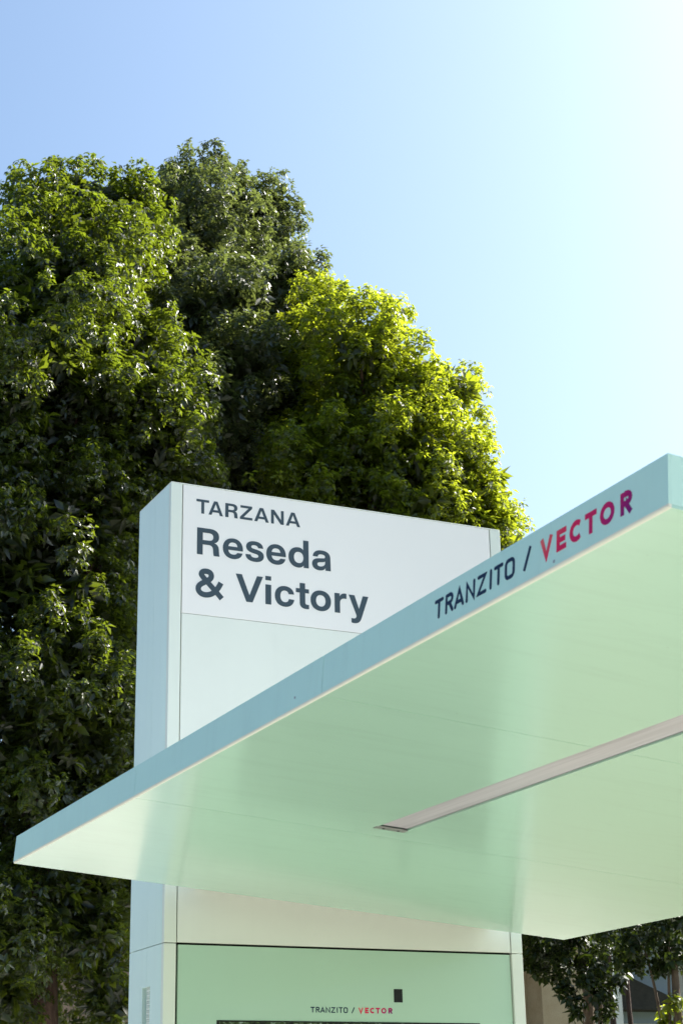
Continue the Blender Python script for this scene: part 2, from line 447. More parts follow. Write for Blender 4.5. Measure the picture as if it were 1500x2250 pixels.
def logo(parent, mtx, cap, dark, grad):
    """the two-word mark, each letter its own mesh; origin at baseline left, x right, y up"""
    hw = 0.083
    t = 1 - hw; b = hw
    thin = [
        [[(hw, t), (.87 - hw, t)], [(.435, t), (.435, b)]],
        [[(1.1 + hw, b), (1.1 + hw, t)], [(1.1 + hw, t), (1.5, t)] + arc(1.53, .72, .235, .205, 90, -90) + [(1.5, .515), (1.1 + hw, .515)], [(1.48, .515), (1.80, b)]],
        [[(1.99 + hw, b), (2.455, t), (2.92 - hw, b)], [(2.17, .30), (2.74, .30)]],
        [[(3.12 + hw, b), (3.12 + hw, t), (3.97 - hw, b), (3.97 - hw, t)]],
        [[(4.22 + hw, t), (5.02 - hw, t), (4.20 + hw, b), (5.04 - hw, b)]],
        [[(5.45, b), (5.45, t)]],
        [[(5.76 + hw, t), (6.56 - hw, t)], [(6.16, t), (6.16, b)]],
        [arc(6.74 + hw + .22, t - .22, .22, .22, 90, 180, 5) + arc(6.74 + hw + .22, b + .22, .22, .22, 180, 270, 5) + arc(7.6 - hw - .22, b + .22, .22, .22, 270, 360, 5) + arc(7.6 - hw - .22, t - .22, .22, .22, 0, 90, 5) + [(6.74 + hw + .22, t)]],
        [[(8.44, -.02), (8.96, 1.02)]],
    ]
    H = 0.245; q = H / 2; tt = 1 - q; bb = q
    bold = [
        [[(9.79 + q, 1), (10.31, .06), (10.83 - q, 1)]],
        [[(11.15 + q, 0), (11.15 + q, 1)], [(11.15 + q, tt), (11.92, tt)], [(11.15 + q, .5), (11.84, .5)], [(11.15 + q, bb), (11.92, bb)]],
        [arc(12.73, .5, .50 - q + .03, .5 - q, 48, 312, 14)],
        [[(13.40, tt), (14.28, tt)], [(13.84, tt), (13.84, 0)]],
        [arc(15.08, .5, .53 - q, .5 - q, 0, 360, 22)],
        [[(16.06 + q, 0), (16.06 + q, 1)], [(16.06 + q, tt), (16.5, tt)] + arc(16.5, .685, .27, .21, 90, -90) + [(16.5, .475), (16.06 + q, .475)], [(16.45, .46), (16.80, 0)]],
    ]
    for i, s in enumerate(thin):
        me = stroke_mesh('slash' if i == 8 else 'letter', s, 0.185, 0.0006, 'round' if i < 8 else 'flat', sc=cap)
        o = link('slash' if i == 8 else 'letter', me, dark, parent); o.matrix_local = mtx
    for s in bold:
        me = stroke_mesh('letter', s, H, 0.0006, 'flat', sc=cap)
        o = link('letter', me, grad, parent); o.matrix_local = mtx

# ------------------------------------------------------------------ ground
def sheet(name, x0, x1, y0, y1, z, mat, kind='structure'):
    me = bpy.data.meshes.new(name)
    me.from_pydata([(x0, y0, z), (x1, y0, z), (x1, y1, z), (x0, y1, z)], [], [(0, 1, 2, 3)])
    return tag(link(name, me, mat), kind=kind)

sheet('ground', -900, 900, -900, 900, -0.14, M['lawn'])
sheet('road', -17, -4.6, -400, 400, -0.13, M['asphalt'])
pv = empty('pavement', (0, 0, 0)); tag(pv, kind='structure')
random.seed(3)
for ix in range(3):
    for iy in range(14):
        x0 = -4.45 + ix * 2.2; y0 = -22 + iy * 2.2
        boxes('paving_slab', [((x0 + .004, y0 + .004, -0.16), (x0 + 2.196, y0 + 2.196, random.uniform(-.0012, .0012)))], M['concrete'], pv)
sheet('parking_lot', -4.4, 9, 8.85, 60, -0.128, M['pale_concrete'])
kb = boxes('kerb', [((-4.60, -60, -0.2), (-4.452, 60, 0.004))], M['concrete'], None, bevel=0.012); tag(kb, kind='structure')

# ------------------------------------------------------------------ pylon
W, T = 1.3, 0.325
ZT, ZS, ZH = EYE + 2.1457, EYE + 0.6021, EYE + 1.6808
GL, GR = 0.0409, 0.0428
py = empty('bus_stop_pylon', (0, 0, 0))
tag(py, 'tall white bus stop pylon with street name header and mint glass lower door', 'bus stop sign')
boxes('inner_core', [((0.034, 0.022, 0.0), (W - 0.012, T - 0.012, ZT - 0.02))], M['core'], py)  # near-black box behind the panels, so their gaps take shade from its colour
S = 0.0012
boxes('corner_trim', [((0, 0, 0.02), (GL, 0.02, ZS - S))], M['trim'], py, 0.0015)
boxes('corner_trim', [((0, 0, ZS + S), (GL, 0.02, ZT - 0.004))], M['trim'], py, 0.0015)
boxes('corner_trim', [((W - GR, 0, 0.02), (W, 0.02, ZS - S))], M['trim'], py, 0.0015)
boxes('corner_trim', [((W - GR, 0, ZS + S), (W, 0.02, ZT - 0.004))], M['trim'], py, 0.0015)
# side cladding, each side two upper and two lower sheets
YM = 0.155
def side(xa, xb, vent):
    boxes('side_panel', [((xa, 0.0208, ZS + S), (xb, YM - .0006, ZT - 0.004))], M['clad'], py)
    boxes('side_panel', [((xa, YM + .0006, ZS + S), (xb, T, ZT - 0.004))], M['clad'], py)
    if not vent:
        boxes('side_panel', [((xa, 0.0208, 0.02), (xb, YM - .0006, ZS - S))], M['clad'], py)
        boxes('side_panel', [((xa, YM + .0006, 0.02), (xb, T, ZS - S))], M['clad'], py)
    else:
        v0, v1, va, vb = 1.35, EYE + 0.480, 0.120, 0.193
        boxes('side_panel', [((xa, 0.0208, 0.02), (xb, va, ZS - S)), ((xa, va, v1), (xb, YM - .0006, ZS - S)), ((xa, va, 0.02), (xb, YM - .0006, v0))], M['clad'], py)
        boxes('side_panel', [((xa, vb, 0.02), (xb, T, ZS - S)), ((xa, YM + .0006, v1), (xb, vb, ZS - S)), ((xa, YM + .0006, 0.02), (xb, vb, v0))], M['clad'], py)
        vt = boxes('vent', [((xa + 0.028, YM + .001, v0), (xa + 0.030, vb, v1)), ((xa + .0122, vb + .0002, v0), (xa + .030, vb + .002, v1)), ((xa + .0122, YM, v1 + .0002), (xa + .030, vb, v1 + .002))], M['clad'], py)
        bl = [((xa + .002, va, v0), (xa + .004, va + .005, v1)), ((xa + .002, va + .0155, v0), (xa + .004, va + .0185, v1)), ((xa + .002, YM - .002, v0), (xa + .004, YM + .001, v1))]
        z = v1 - 0.004; k = 0
        while z > v0 + 0.01:
            hgt = 0.0026 if k % 2 == 0 else 0.0051
            for ya, yb in ((va + .005, va + .0155), (va + .0185, YM - .002)):
                bl.append(((xa + .002, ya, z - hgt), (xa + .004, yb, z)))
            z -= hgt + 0.0031; k += 1
        boxes('grille', bl, M['trim'], vt)
side(0.0, 0.012, True)
side(W - 0.012, W, False)
boxes('back_panel', [((0.0122, T - 0.011, 0.02), (W - 0.0122, T - .001, ZT - 0.004))], M['clad'], py)
boxes('top_cap', [((0.0, 0.0, ZT - 0.0036), (W, T, ZT))], M['trim'], py, 0.0012)
boxes('base_plinth', [((0.02, 0.01, 0), (W - 0.02, T - 0.014, 0.0196))], M['alu'], py)
# front
g = 0.0040
hd = boxes('header_panel', [((GL + g, 0.0012, ZH + .0008), (W - GR - g, 0.018, ZT - 0.0042))], M['header'], py, 0.0008)
boxes('front_panel', [((GL + g, 0.0015, ZS + 0.0032), (W - GR - g, 0.018, ZH - .0008))], M['midpanel'], py, 0.0010)
gd = boxes('glass_door', [((GL + 0.0095, 0.008, 0.06), (W - GR - 0.004, 0.019, ZS - 0.0035))], M['glass'], py, 0.0012)
# letters on the header
XM = Matrix.Translation((0, 0.0012, 0)) @ Matrix(((1, 0, 0, 0), (0, 0, -1, 0), (0, 1, 0, 0), (0, 0, 0, 1)))
def glyph(ch, x0, x1, base, cap):
    wd, d = G[ch]
    sx = (x1 - x0) / wd; sy = cap / 720
    pls = [[(x0 + a * sx, base + b * sy) for a, b in pl] for pl in sample_path(d)]
    o = link('letter', plate_mesh('letter', pls, 0.0010), M['ink'], hd)
    o.matrix_local = XM
bA = EYE + 2.0442
for ch, a, b in (('T', .0933, .1393), ('A', .1378, .1908), ('R', .1996, .2457), ('Z', .2543, .3007), ('A', .3079, .3626), ('N', .3717, .4198), ('A', .4281, .4826)):
    glyph(ch, a, b, bA, 0.0510)
bB = EYE + 1.8955
for ch, a, b in (('R', .0966, .1790), ('e', .1912, .2654), ('s', .2749, .3436), ('e', .3528, .4267), ('d', .4369, .5140), ('a', .5272, .5989)):
    glyph(ch, a, b, bB, 0.0962)
bC = EYE + 1.7465
for ch, a, b in (('V', .2391, .3400), ('i', .3491, .3706), ('c', .3842, .4571), ('t', .4639, .5134), ('o', .5194, .5978), ('r', .6118, .6580), ('y', .6674, .7441)):
    glyph(ch, a, b, bC, 0.0962)
# ampersand as one sweeping ribbon
def bez(p0, p1, p2, p3, n=9):
    return [tuple((1 - s)**3 * a + 3 * (1 - s)**2 * s * b + 3 * (1 - s) * s * s * c + s**3 * d for a, b, c, d in zip(p0, p1, p2, p3)) for s in [k / n for k in range(1, n + 1)]]
am = [(716, -2), (560, 160), (405, 315), (262, 455)]
am += bez((262, 455), (175, 545), (158, 570), (158, 590)) + bez((158, 590), (158, 645), (205, 680), (292, 680))
am += bez((292, 680), (375, 680), (428, 640), (428, 572)) + bez((428, 572), (428, 500), (370, 455), (290, 408))
am += bez((290, 408), (150, 335), (76, 290), (76, 200)) + bez((76, 200), (76, 110), (155, 50), (268, 50))
am += bez((268, 50), (450, 50), (590, 190), (690, 415))
me = stroke_mesh('letter', [am], 142, 0.0010, 'flat', ox=0.0925, oy=bC, sc=0.0962 / 720)
na = len(am)
for v in me.vertices:                       # the ribbon climbs a little so that it passes over itself
    if v.co.z > 0.0005: v.co.z = 0.0010 + 0.0005 * (v.index % na) / na
o = link('letter', me, M['ink'], hd); o.matrix_local = XM
# door: logo, sensor, screen
glg = Matrix.Translation((0.503, 0.008, EYE + 0.3992)) @ Matrix(((1, 0, 0, 0), (0, 0, -1, 0), (0, 1, 0, 0), (0, 0, 0, 1)))
capB = 0.01742
logo(gd, glg, capB, M['navy'], gradient_ink('vector_run_door', 9.8 * capB, 16.9 * capB, 0, capB))
boxes('sensor_window', [((0.8042, 0.0070, EYE + 0.435), (0.8360, 0.0082, EYE + 0.477))], M['black'], gd)
scn = boxes('display_screen', [((0.181, 0.0064, 0.32), (1.124, 0.0082, EYE + 0.372))], M['black'], gd)
def screen_mat():
    m, t, p = new_mat('poster_display')
    n, l = t.nodes, t.links
    tc = n.new('ShaderNodeTexCoord')
    nz = n.new('ShaderNodeTexNoise'); nz.inputs['Scale'].default_value = 60; nz.inputs['Detail'].default_value = 6
    l.new(tc.outputs['Object'], nz.inputs[0])
    r = n.new('ShaderNodeValToRGB')
    e = r.color_ramp.elements
    e[0].position = .42; e[0].color = (.01, .015, .008, 1); e[1].position = .72; e[1].color = (.35, .42, .40, 1)
    k = e.new(.55); k.color = (.05, .08, .02, 1)
    l.new(nz.outputs['Fac'], r.inputs[0]); l.new(r.outputs[0], p.inputs['Base Color'])
    p.inputs['Roughness'].default_value = .2
    return m
boxes('picture', [((0.189, 0.0058, 0.33), (1.116, 0.0062, EYE + 0.3675))], screen_mat(), scn)

# ------------------------------------------------------------------ canopy: local x across (falls), y = -distance towards the near end, z normal
XA, YA, ZA, TILT = -0.5213, -0.12, EYE + 0.8042, R(4.9255)
CW, CL, TH = 1.9214, 3.2954, 0.0806
J = [0.0, 1.0888, 2.177, CL]
cp = empty('bus_shelter_canopy', (XA, YA, ZA), (0, TILT, 0))
tag(cp, 'thin tilted shelter canopy with mint underside, sky-tinted fascia and recessed light', 'canopy')
LU0, LU1, LV0, LV1 = 0.6121, 0.6940, 1.183, 3.06
LIP = 0.0055
j = 0.0009
for k in range(3):
    a, b = J[k] + (j if k else LIP), J[k + 1] - (j if k < 2 else LIP)
    u0, u1 = LIP, CW - LIP
    bl = []
    la, lb = max(a, LV0), min(b, LV1)
    if la < lb:
        if a < la: bl.append(((u0, -la, 0), (u1, -a, 0.012)))
        bl.append(((u0, -lb, 0), (LU0, -la, 0.012)))
        bl.append(((LU1, -lb, 0), (u1, -la, 0.012)))
        if lb < b: bl.append(((u0, -b, 0), (u1, -lb, 0.012)))
    else:
        bl.append(((u0, -b, 0), (u1, -a, 0.012)))
    boxes('soffit_panel', bl, M['soffit'], cp)
    # street-side and rear fascia sheets
    fa = boxes('fascia_panel', [((0, -J[k + 1] + (j if k < 2 else 0.0), LIP + .0002), (0.004, -J[k] - (j if k else 0.0), TH))], M['fascia'], cp)
    boxes('fascia_panel', [((CW - 0.004, -J[k + 1] + (j if k < 2 else 0.0), LIP + .0002), (CW, -J[k] - (j if k else 0.0), TH))], M['fascia'], cp)
    if k == 2: near_fascia = fa
boxes('end_fascia', [((0.0042, -0.004, LIP + .0002), (CW - 0.0042, 0, TH))], M['fascia'], cp)
boxes('end_fascia', [((0.0042, -CL, LIP + .0002), (CW - 0.0042, -CL + 0.004, TH))], M['fascia'], cp)
boxes('roof_sheet', [((0.0042, -CL + .0042, TH - 0.006), (CW - 0.0042, -0.0042, TH - .002))], M['roof'], cp)
boxes('inner_deck', [((0.01, -CL + .01, 0.034), (CW - 0.01, -0.01, 0.070))], M['core'], cp)
# rounded bottom edge along the street side, plain strips elsewhere
q = [(LIP, 0.0)] + [(LIP - LIP * math.sin(R(a)), LIP - LIP * math.cos(R(a))) for a in (15, 30, 45, 60, 75, 90)] + [(LIP, LIP)]
extrude_profile('drip_edge', q, -CL, 0, M['lip'], cp)
boxes('drip_edge', [((CW - LIP, -CL, 0.0003), (CW, 0, LIP))], M['soffit'], cp)
boxes('drip_edge', [((LIP, -LIP, 0.0003), (CW - LIP, 0, LIP))], M['soffit'], cp)
boxes('drip_edge', [((LIP, -CL, 0.0003), (CW - LIP, -CL + LIP, LIP))], M['soffit'], cp)
# recessed light
lt = boxes('recessed_light', [((LU0 + .001, -LV1 + .001, 0.004), (LU0 + .0035, -LV0 - .001, 0.03)), ((LU1 - .0035, -LV1 + .001, 0.004), (LU1 - .001, -LV0 - .001, 0.03)),
            ((LU0 + .0035, -LV1 + .001, 0.028), (LU1 - .0035, -LV0 - .001, 0.030))], M['alu'], cp)
boxes('diffuser', [((LU0 + .004, -LV1 + .022, 0.0045), (LU1 - .004, -LV0 - .022, 0.009))], M['diffuser'], lt)
boxes('end_plate', [((LU0 - .004, -LV0 - .020, -0.0016), (LU1 + .001, -LV0 + .004, 0.0018))], M['alu'], lt, 0.0006)
boxes('end_plate', [((LU0 - .004, -LV1 - .004, -0.0016), (LU1 + .001, -LV1 + .020, 0.0018))], M['alu'], lt, 0.0006)
bpy_s = []
for (su, sv) in ((LU0 + .02, LV0 + .008), (LU1 - .02, LV0 + .008)):
    boxes('screw', [((su - .003, -sv - .003, -0.0026), (su + .003, -sv + .003, -0.0015))], M['core'], lt, 0.0005)
# arm to the pylon, above the underside
boxes('bracket', [((0.62, -0.001, 0.030), (1.70, 0.1225, 0.066))], M['alu'], cp)
# logo on fascia: right = -y, up = z, outward = -x
fl = Matrix.Translation((0.0, -2.627, 0.0246)) @ Matrix(((0, 0, -1, 0), (-1, 0, 0, 0), (0, 1, 0, 0), (0, 0, 0, 1)))
capF = 0.0345
logo(near_fascia, fl, capF, M['navy'], gradient_ink('vector_run_fascia', 9.8 * capF, 16.9 * capF, 0, capF))
# small rivets and chips on the fascia
for v, wz in ((2.049, 0.0264), (3.005, 0.0125)):
    boxes('rivet', [((-0.0010, -v - .0022, wz - .0022), (0.0003, -v + .0022, wz + .0022))], M['alu'], cp, 0.0005)

# ------------------------------------------------------------------ trees
def leaf_template(nl, length, width, droop, rng):
    """umbrella tuft: nl leaves round a short twig, arching over; returns verts (nl*4,3) and faces"""
    vs, fs = [], []
    for i in range(nl):
        a = 2.399 * i + rng.uniform(-.4, .4)
        el = rng.uniform(-0.9, 0.55)
        L = length * rng.uniform(0.7, 1.2); Wd = width * rng.uniform(0.8, 1.2)
        d = np.array([math.cos(a) * math.cos(el), math.sin(a) * math.cos(el), math.sin(el)])
        base = np.array([0, 0, rng.uniform(-.5, .3) * length]) + d * 0.15 * length
        side_ = np.array([-math.sin(a), math.cos(a), 0.0]) + rng.normal(0, .38, 3)
        side_ -= d * side_.dot(d); side_ /= np.linalg.norm(side_)
        d2 = d + np.array([0, 0, -droop * 1.6 * rng.uniform(.5, 1.4)]); d2 /= np.linalg.norm(d2)
        md = base + d * L * .42                     # blade bends a little at mid length and folds along the rib
        tip = md + d2 * L * .58
        nrm = np.cross(side_, d)
        k = len(vs)
        vs += [base, md + side_ * Wd * .5 - nrm * Wd * .10, tip, md - side_ * Wd * .5 - nrm * Wd * .10]
        fs += [(k, k + 2, k + 1), (k, k + 3, k + 2)]
    return np.array(vs), np.array(fs)

def crown(name, parent, lobes, mat, seed, leaf=0.086, width=0.037, dens=55, back=True, nl=11, extra=(), droop=0.27, up_bias=0.5, cap=2, core=34):
    rng = np.random.default_rng(seed)
    temps = [leaf_template(nl, leaf, width, droop, rng) for _ in range(10)]
    lb = [np.array(l, float) for l in lobes]
    subs = []
    for l in lb:
        c, r = l[:3], l[3]
        ns = max(7, int(28 * (r / 0.78) ** 1.8))
        for _ in range(ns):
            d = rng.normal(0, 1, 3); d /= np.linalg.norm(d)
            rr = rng.uniform(.62, 1.0)
            subs.append((c + d * r * rr, min(r * .55, rng.uniform(.09, .24) * (0.93 + 0.5 * min(r, 1.55))), d))
        if back:
            for _ in range(ns // 3):
                d = rng.normal(0, 1, 3); d /= np.linalg.norm(d)
                subs.append((c + np.array([0.5, 1.5, 0]) * min(1, r + .3) + d * r * .8, rng.uniform(.2, .36) * (0.93 + 0.5 * min(r, 1.55)), d))
    P, U, SZ, TN = [], [], [], []
    for c, r, dd in subs:
        n = int(dens * 4 * math.pi * r * r * 0.75) + 3
        d = rng.normal(0, 1, (n, 3)); d /= np.linalg.norm(d, axis=1)[:, None]
        d = d + dd * 0.5 + np.array([0, 0, up_bias * .6]); d /= np.linalg.norm(d, axis=1)[:, None]
        rad = r * rng.uniform(.45, 1.05, (n, 1))
        p = c + d * rad * np.array([1, 1, 1.35])
        P.append(p)
        u = d * 0.7 + np.array([0, 0, up_bias + .3]) + rng.normal(0, .22, (n, 3))
        U.append(u / np.linalg.norm(u, axis=1)[:, None])
        SZ.append(rng.uniform(.6, 1.35, n))
        TN.append(np.clip(rng.normal(.45, .12) + rng.normal(0, .22, n), 0, 1))
    for (c, u, s, tn) in extra:
        P.append(np.array([c])); U.append(np.array([u]) / np.linalg.norm(u)); SZ.append(np.array([s])); TN.append(np.array([tn]))
    P = np.concatenate(P); U = np.concatenate(U); SZ = np.concatenate(SZ); TN = np.concatenate(TN)
    # thin out what lies deep inside the lobes
    depth = np.full(len(P), -9.0)
    for l in lb:
        depth = np.maximum(depth, 1 - np.linalg.norm(P - l[:3], axis=1) / l[3])
    keep = (depth < 0.30) | (rng.random(len(P)) < 0.12)
    P, U, SZ, TN = P[keep], U[keep], SZ[keep], TN[keep]
    # even out the crowding where lobes overlap: at most `cap` tufts in each small cell of the crown
    order = rng.permutation(len(P))
    P, U, SZ, TN = P[order], U[order], SZ[order], TN[order]
    cell = np.floor(P / (leaf * 2.02)).astype(np.int64)
    key = (cell[:, 0] * 73856093) ^ (cell[:, 1] * 19349663) ^ (cell[:, 2] * 83492791)
    so = np.argsort(key, kind='stable'); ks = key[so]
    first = np.concatenate([[True], ks[1:] != ks[:-1]])
    rank = np.arange(len(ks)) - np.maximum.accumulate(np.where(first, np.arange(len(ks)), 0))
    keep = np.zeros(len(P), bool); keep[so[rank < cap]] = True
    P, U, SZ, TN = P[keep], U[keep], SZ[keep], TN[keep]
    # oversized leaves added deep inside, dark in tone, to block light and shade the crown
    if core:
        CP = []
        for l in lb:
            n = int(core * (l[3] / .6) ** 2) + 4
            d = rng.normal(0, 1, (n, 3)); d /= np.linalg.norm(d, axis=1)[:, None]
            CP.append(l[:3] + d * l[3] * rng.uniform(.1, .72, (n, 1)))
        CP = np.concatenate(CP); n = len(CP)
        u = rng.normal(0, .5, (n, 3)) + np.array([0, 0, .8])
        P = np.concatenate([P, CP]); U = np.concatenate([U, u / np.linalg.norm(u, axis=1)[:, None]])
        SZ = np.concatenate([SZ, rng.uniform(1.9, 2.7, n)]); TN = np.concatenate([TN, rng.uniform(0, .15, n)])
    VV, FF, AA = [], [], []
    off = 0
    which = rng.integers(0, len(temps), len(P))
    for ti, (tv, tf) in enumerate(temps):
        idx = np.where(which == ti)[0]
        if not len(idx): continue
        u = U[idx]
        rnd = rng.normal(0, 1, (len(idx), 3))
        x = np.cross(u, rnd); x /= np.linalg.norm(x, axis=1)[:, None]
        y = np.cross(u, x)
        v = (tv[None, :, 0, None] * x[:, None] + tv[None, :, 1, None] * y[:, None] + tv[None, :, 2, None] * u[:, None]) * SZ[idx][:, None, None] + P[idx][:, None]
        # gravity: the further a leaf reaches out, the lower it hangs
        nvt = len(tv)
        VV.append(v.reshape(-1, 3))
        f = tf[None] + (np.arange(len(idx)) * nvt)[:, None, None] + off
        FF.append(f.reshape(-1, 3))
        lt_ = np.repeat(TN[idx], nvt).reshape(len(idx), nvt) + np.repeat(rng.normal(0, .16, (len(idx), nvt // 4)), 4, axis=1)
        AA.append(np.clip(lt_, 0, 1).reshape(-1))
        off += len(idx) * nvt
    V = np.concatenate(VV).astype(np.float32); F = np.concatenate(FF).astype(np.int32); A = np.concatenate(AA).astype(np.float32)
    org = np.array(parent.location)
    V = V - org.astype(np.float32)
    me = bpy.data.meshes.new(name)
    me.vertices.add(len(V)); me.vertices.foreach_set('co', V.ravel())
    me.loops.add(len(F) * 3); me.loops.foreach_set('vertex_index', F.ravel())
    me.polygons.add(len(F)); me.polygons.foreach_set('loop_start', np.arange(0, len(F) * 3, 3, dtype=np.int32))
    me.polygons.foreach_set('use_smooth', np.ones(len(F), dtype=bool))
    at = me.attributes.new('tone', 'FLOAT', 'POINT'); at.data.foreach_set('value', A)
    me.update(calc_edges=True)
    o = link(name, me, mat, parent)
    o['kind'] = 'stuff'
    return o, len(F)

def tube(name, pts, radii, mat, parent, seg=10, wob=0.05, seed=0):
    rng = random.Random(seed)
    pts = [Vector(p) for p in pts]
    # resample smooth
    vs, fs = [], []
    n = len(pts); rings = []
    N = (n - 1) * 5 + 1
    for k in range(N):
        t = k / 5; i = min(int(t), n - 2); s = t - i
        p0 = pts[max(i - 1, 0)]; p1 = pts[i]; p2 = pts[i + 1]; p3 = pts[min(i + 2, n - 1)]
        c = 0.5 * ((2 * p1) + (p2 - p0) * s + (2 * p0 - 5 * p1 + 4 * p2 - p3) * s * s + (3 * p1 - p0 - 3 * p2 + p3) * s ** 3)
        rr = radii[i] * (1 - s) + radii[i + 1] * s
        rings.append((c, rr))
    for k, (c, rr) in enumerate(rings):
        d = (rings[min(k + 1, N - 1)][0] - rings[max(k - 1, 0)][0]).normalized()
        x = d.orthogonal().normalized() if abs(d.z) < .9 else Vector((1, 0, 0)) - d * d.x
        x.normalize(); y = d.cross(x)
        for a in range(seg):
            th = 2 * math.pi * a / seg
            r_ = rr * (1 + wob * math.sin(3 * th + k * .35) + rng.uniform(-wob, wob) * .6)
            vs.append(tuple(c + (x * math.cos(th) + y * math.sin(th)) * r_))
    for k in range(N - 1):
        for a in range(seg):
            b = (a + 1) % seg
            fs.append((k * seg + a, k * seg + b, (k + 1) * seg + b, (k + 1) * seg + a))
    fs.append(tuple(range(seg - 1, -1, -1))); fs.append(tuple(range((N - 1) * seg, N * seg)))
    me = bpy.data.meshes.new(name)
    org = Vector(parent.location)
    me.from_pydata([tuple(Vector(v) - org) for v in vs], [], fs)
    me.polygons.foreach_set('use_smooth', [True] * len(me.polygons))
    return link(name, me, mat, parent)

def tree(name, label, base, trunk_r, trunk_top, lobes, leafm, barkm, seed, group=None, cat='tree', limb_min=.55, **kw):
    t = empty(name, base)
    tag(t, label, cat, group)
    rng = random.Random(seed)
    b = Vector(base); tp = Vector(trunk_top)
    mids = [b, b.lerp(tp, .3) + Vector((rng.uniform(-.06, .06), rng.uniform(-.06, .06), 0)), b.lerp(tp, .65) + Vector((rng.uniform(-.1, .1), rng.uniform(-.1, .1), 0)), tp]
    tube('trunk', mids, [trunk_r * 1.35, trunk_r, trunk_r * .8, trunk_r * .4], barkm, t, 14, .05, seed)
    for i, l in enumerate(lobes):
        c = Vector(l[:3])
        s = max(.42, min(.9, (c.z - b.z - .8) / max(.5, (tp.z - b.z)) * .75))
        st = b.lerp(tp, s)
        if (c - st).length < .5 or l[3] < limb_min: continue
        md = st.lerp(c, .5) + Vector((0, 0, .18 * (c - st).length * rng.uniform(.2, 1)))
        tube('branch', [st, md, c], [trunk_r * .34, trunk_r * .2, trunk_r * .06], barkm, t, 7, .05, seed + i)
    o, nf = crown('crown', t, lobes, leafm, seed, **kw)
    print(name, 'tris', nf)
    return t

left = [(4.41, 13.58, 11.37, 0.52), (4.61, 13.3, 10.28, 0.62), (4.94, 13.61, 9.54, 0.68), (3.47, 13.46, 11.63, 0.85), (3.02, 13.37, 9.45, 0.86), (3.79, 13.26, 8.65, 0.81), (4.46, 13.14, 10.5, 0.45), (3.61, 13.21, 10.19, 0.71), (3.56, 13.22, 7.11, 0.89), (3.2, 13.43, 5.8, 0.87), (4.05, 13.17, 6.61, 0.57), (3.81, 13.25, 4.95, 0.61), (4.52, 14.84, 12.79, 0.78), (4.21, 13.94, 12.96, 0.54), (2.95, 13.32, 10.48, 1.43), (4.64, 14.42, 11.33, 0.78), (4.57, 13.44, 9.85, 1.01), (4.23, 15.16, 10.19, 1.19), (2.18, 14.7, 9.69, 1.69), (3.13, 13.5, 7.97, 1.43), (4.5, 14.7, 8.27, 0.98), (2.09, 14.36, 7.26, 1.6), (3.39, 13.05, 6.2, 1.16), (2.83, 14.79, 5.52, 1.49), (4.04, 13.47, 5.61, 0.78), (3.99, 15.09, 4.65, 1.08), (4.38, 13.97, 4.37, 0.57), (2.43, 13.54, 3.75, 1.12), (3.5, 14.85, 3.57, 0.64), (4.24, 13.64, 3.52, 0.36), (3.29, 13.92, 12.93, 0.59), (3.81, 13.98, 13.29, 0.51), (4.26, 13.84, 13.39, 0.45), (4.62, 13.94, 13.25, 0.36), (3.75, 13.48, 12.22, 0.75), (3.09, 14.7, 12.08, 0.89), (1.93, 14.44, 10.78, 1.35), (3.48, 13.24, 3.99, 0.39), (3.86, 13.13, 3.8, 0.3), (3.26, 13.31, 3.75, 0.34), (3.78, 13.26, 4.25, 0.35), (4.1, 13.16, 3.96, 0.3), (3.42, 13.37, 12.09, 0.74), (4.07, 13.17, 3.26, 0.19), (4.29, 13.2, 3.08, 0.15), (3.08, 13.25, 3.13, 0.24), (4.08, 13.17, 2.98, 0.16)]
mid = [(6.19, 16.34, 11.8, 0.93), (6.81, 16.1, 12.25, 0.87), (6.13, 17.01, 13.42, 0.69), (6.66, 15.73, 10.79, 0.97), (7.46, 15.61, 11.72, 0.72), (7.61, 15.76, 13.14, 0.54), (7.5, 17.33, 15.69, 0.7), (8.02, 17.33, 15.56, 0.44), (6.56, 16.42, 13.85, 0.96), (7.13, 16.19, 13.09, 0.82), (6.25, 16.96, 14.24, 0.77), (6.99, 17.33, 15.73, 0.8), (7.89, 16.51, 14.05, 0.5), (5.61, 17.12, 14.81, 0.7), (5.76, 17.74, 14.0, 0.93), (6.49, 16.84, 14.94, 1.02), (7.87, 17.92, 15.08, 0.79), (7.11, 17.22, 13.91, 1.21), (8.38, 18.36, 13.87, 0.98), (6.8, 17.97, 13.52, 1.3), (7.36, 16.73, 12.02, 1.44), (6.75, 18.6, 11.49, 1.43), (7.84, 17.16, 10.62, 1.38), (7.25, 19.05, 9.43, 1.64), (8.38, 17.57, 8.79, 1.58), (7.08, 17.08, 6.85, 1.47), (8.02, 18.34, 5.15, 1.74), (6.14, 17.43, 15.7, 0.51), (5.88, 17.1, 14.82, 0.6), (5.82, 16.48, 13.72, 0.68), (7.64, 15.97, 13.85, 0.52), (7.87, 17.17, 15.98, 0.37), (6.58, 17.48, 16.17, 0.44), (5.79, 15.21, 12.6, 0.61), (5.44, 14.7, 11.34, 0.61), (5.77, 14.36, 10.79, 0.66), (6.51, 14.71, 11.74, 0.6), (5.54, 15.52, 13.64, 0.46), (5.71, 16.52, 15.11, 0.38), (6.43, 15.18, 13.0, 0.58)]
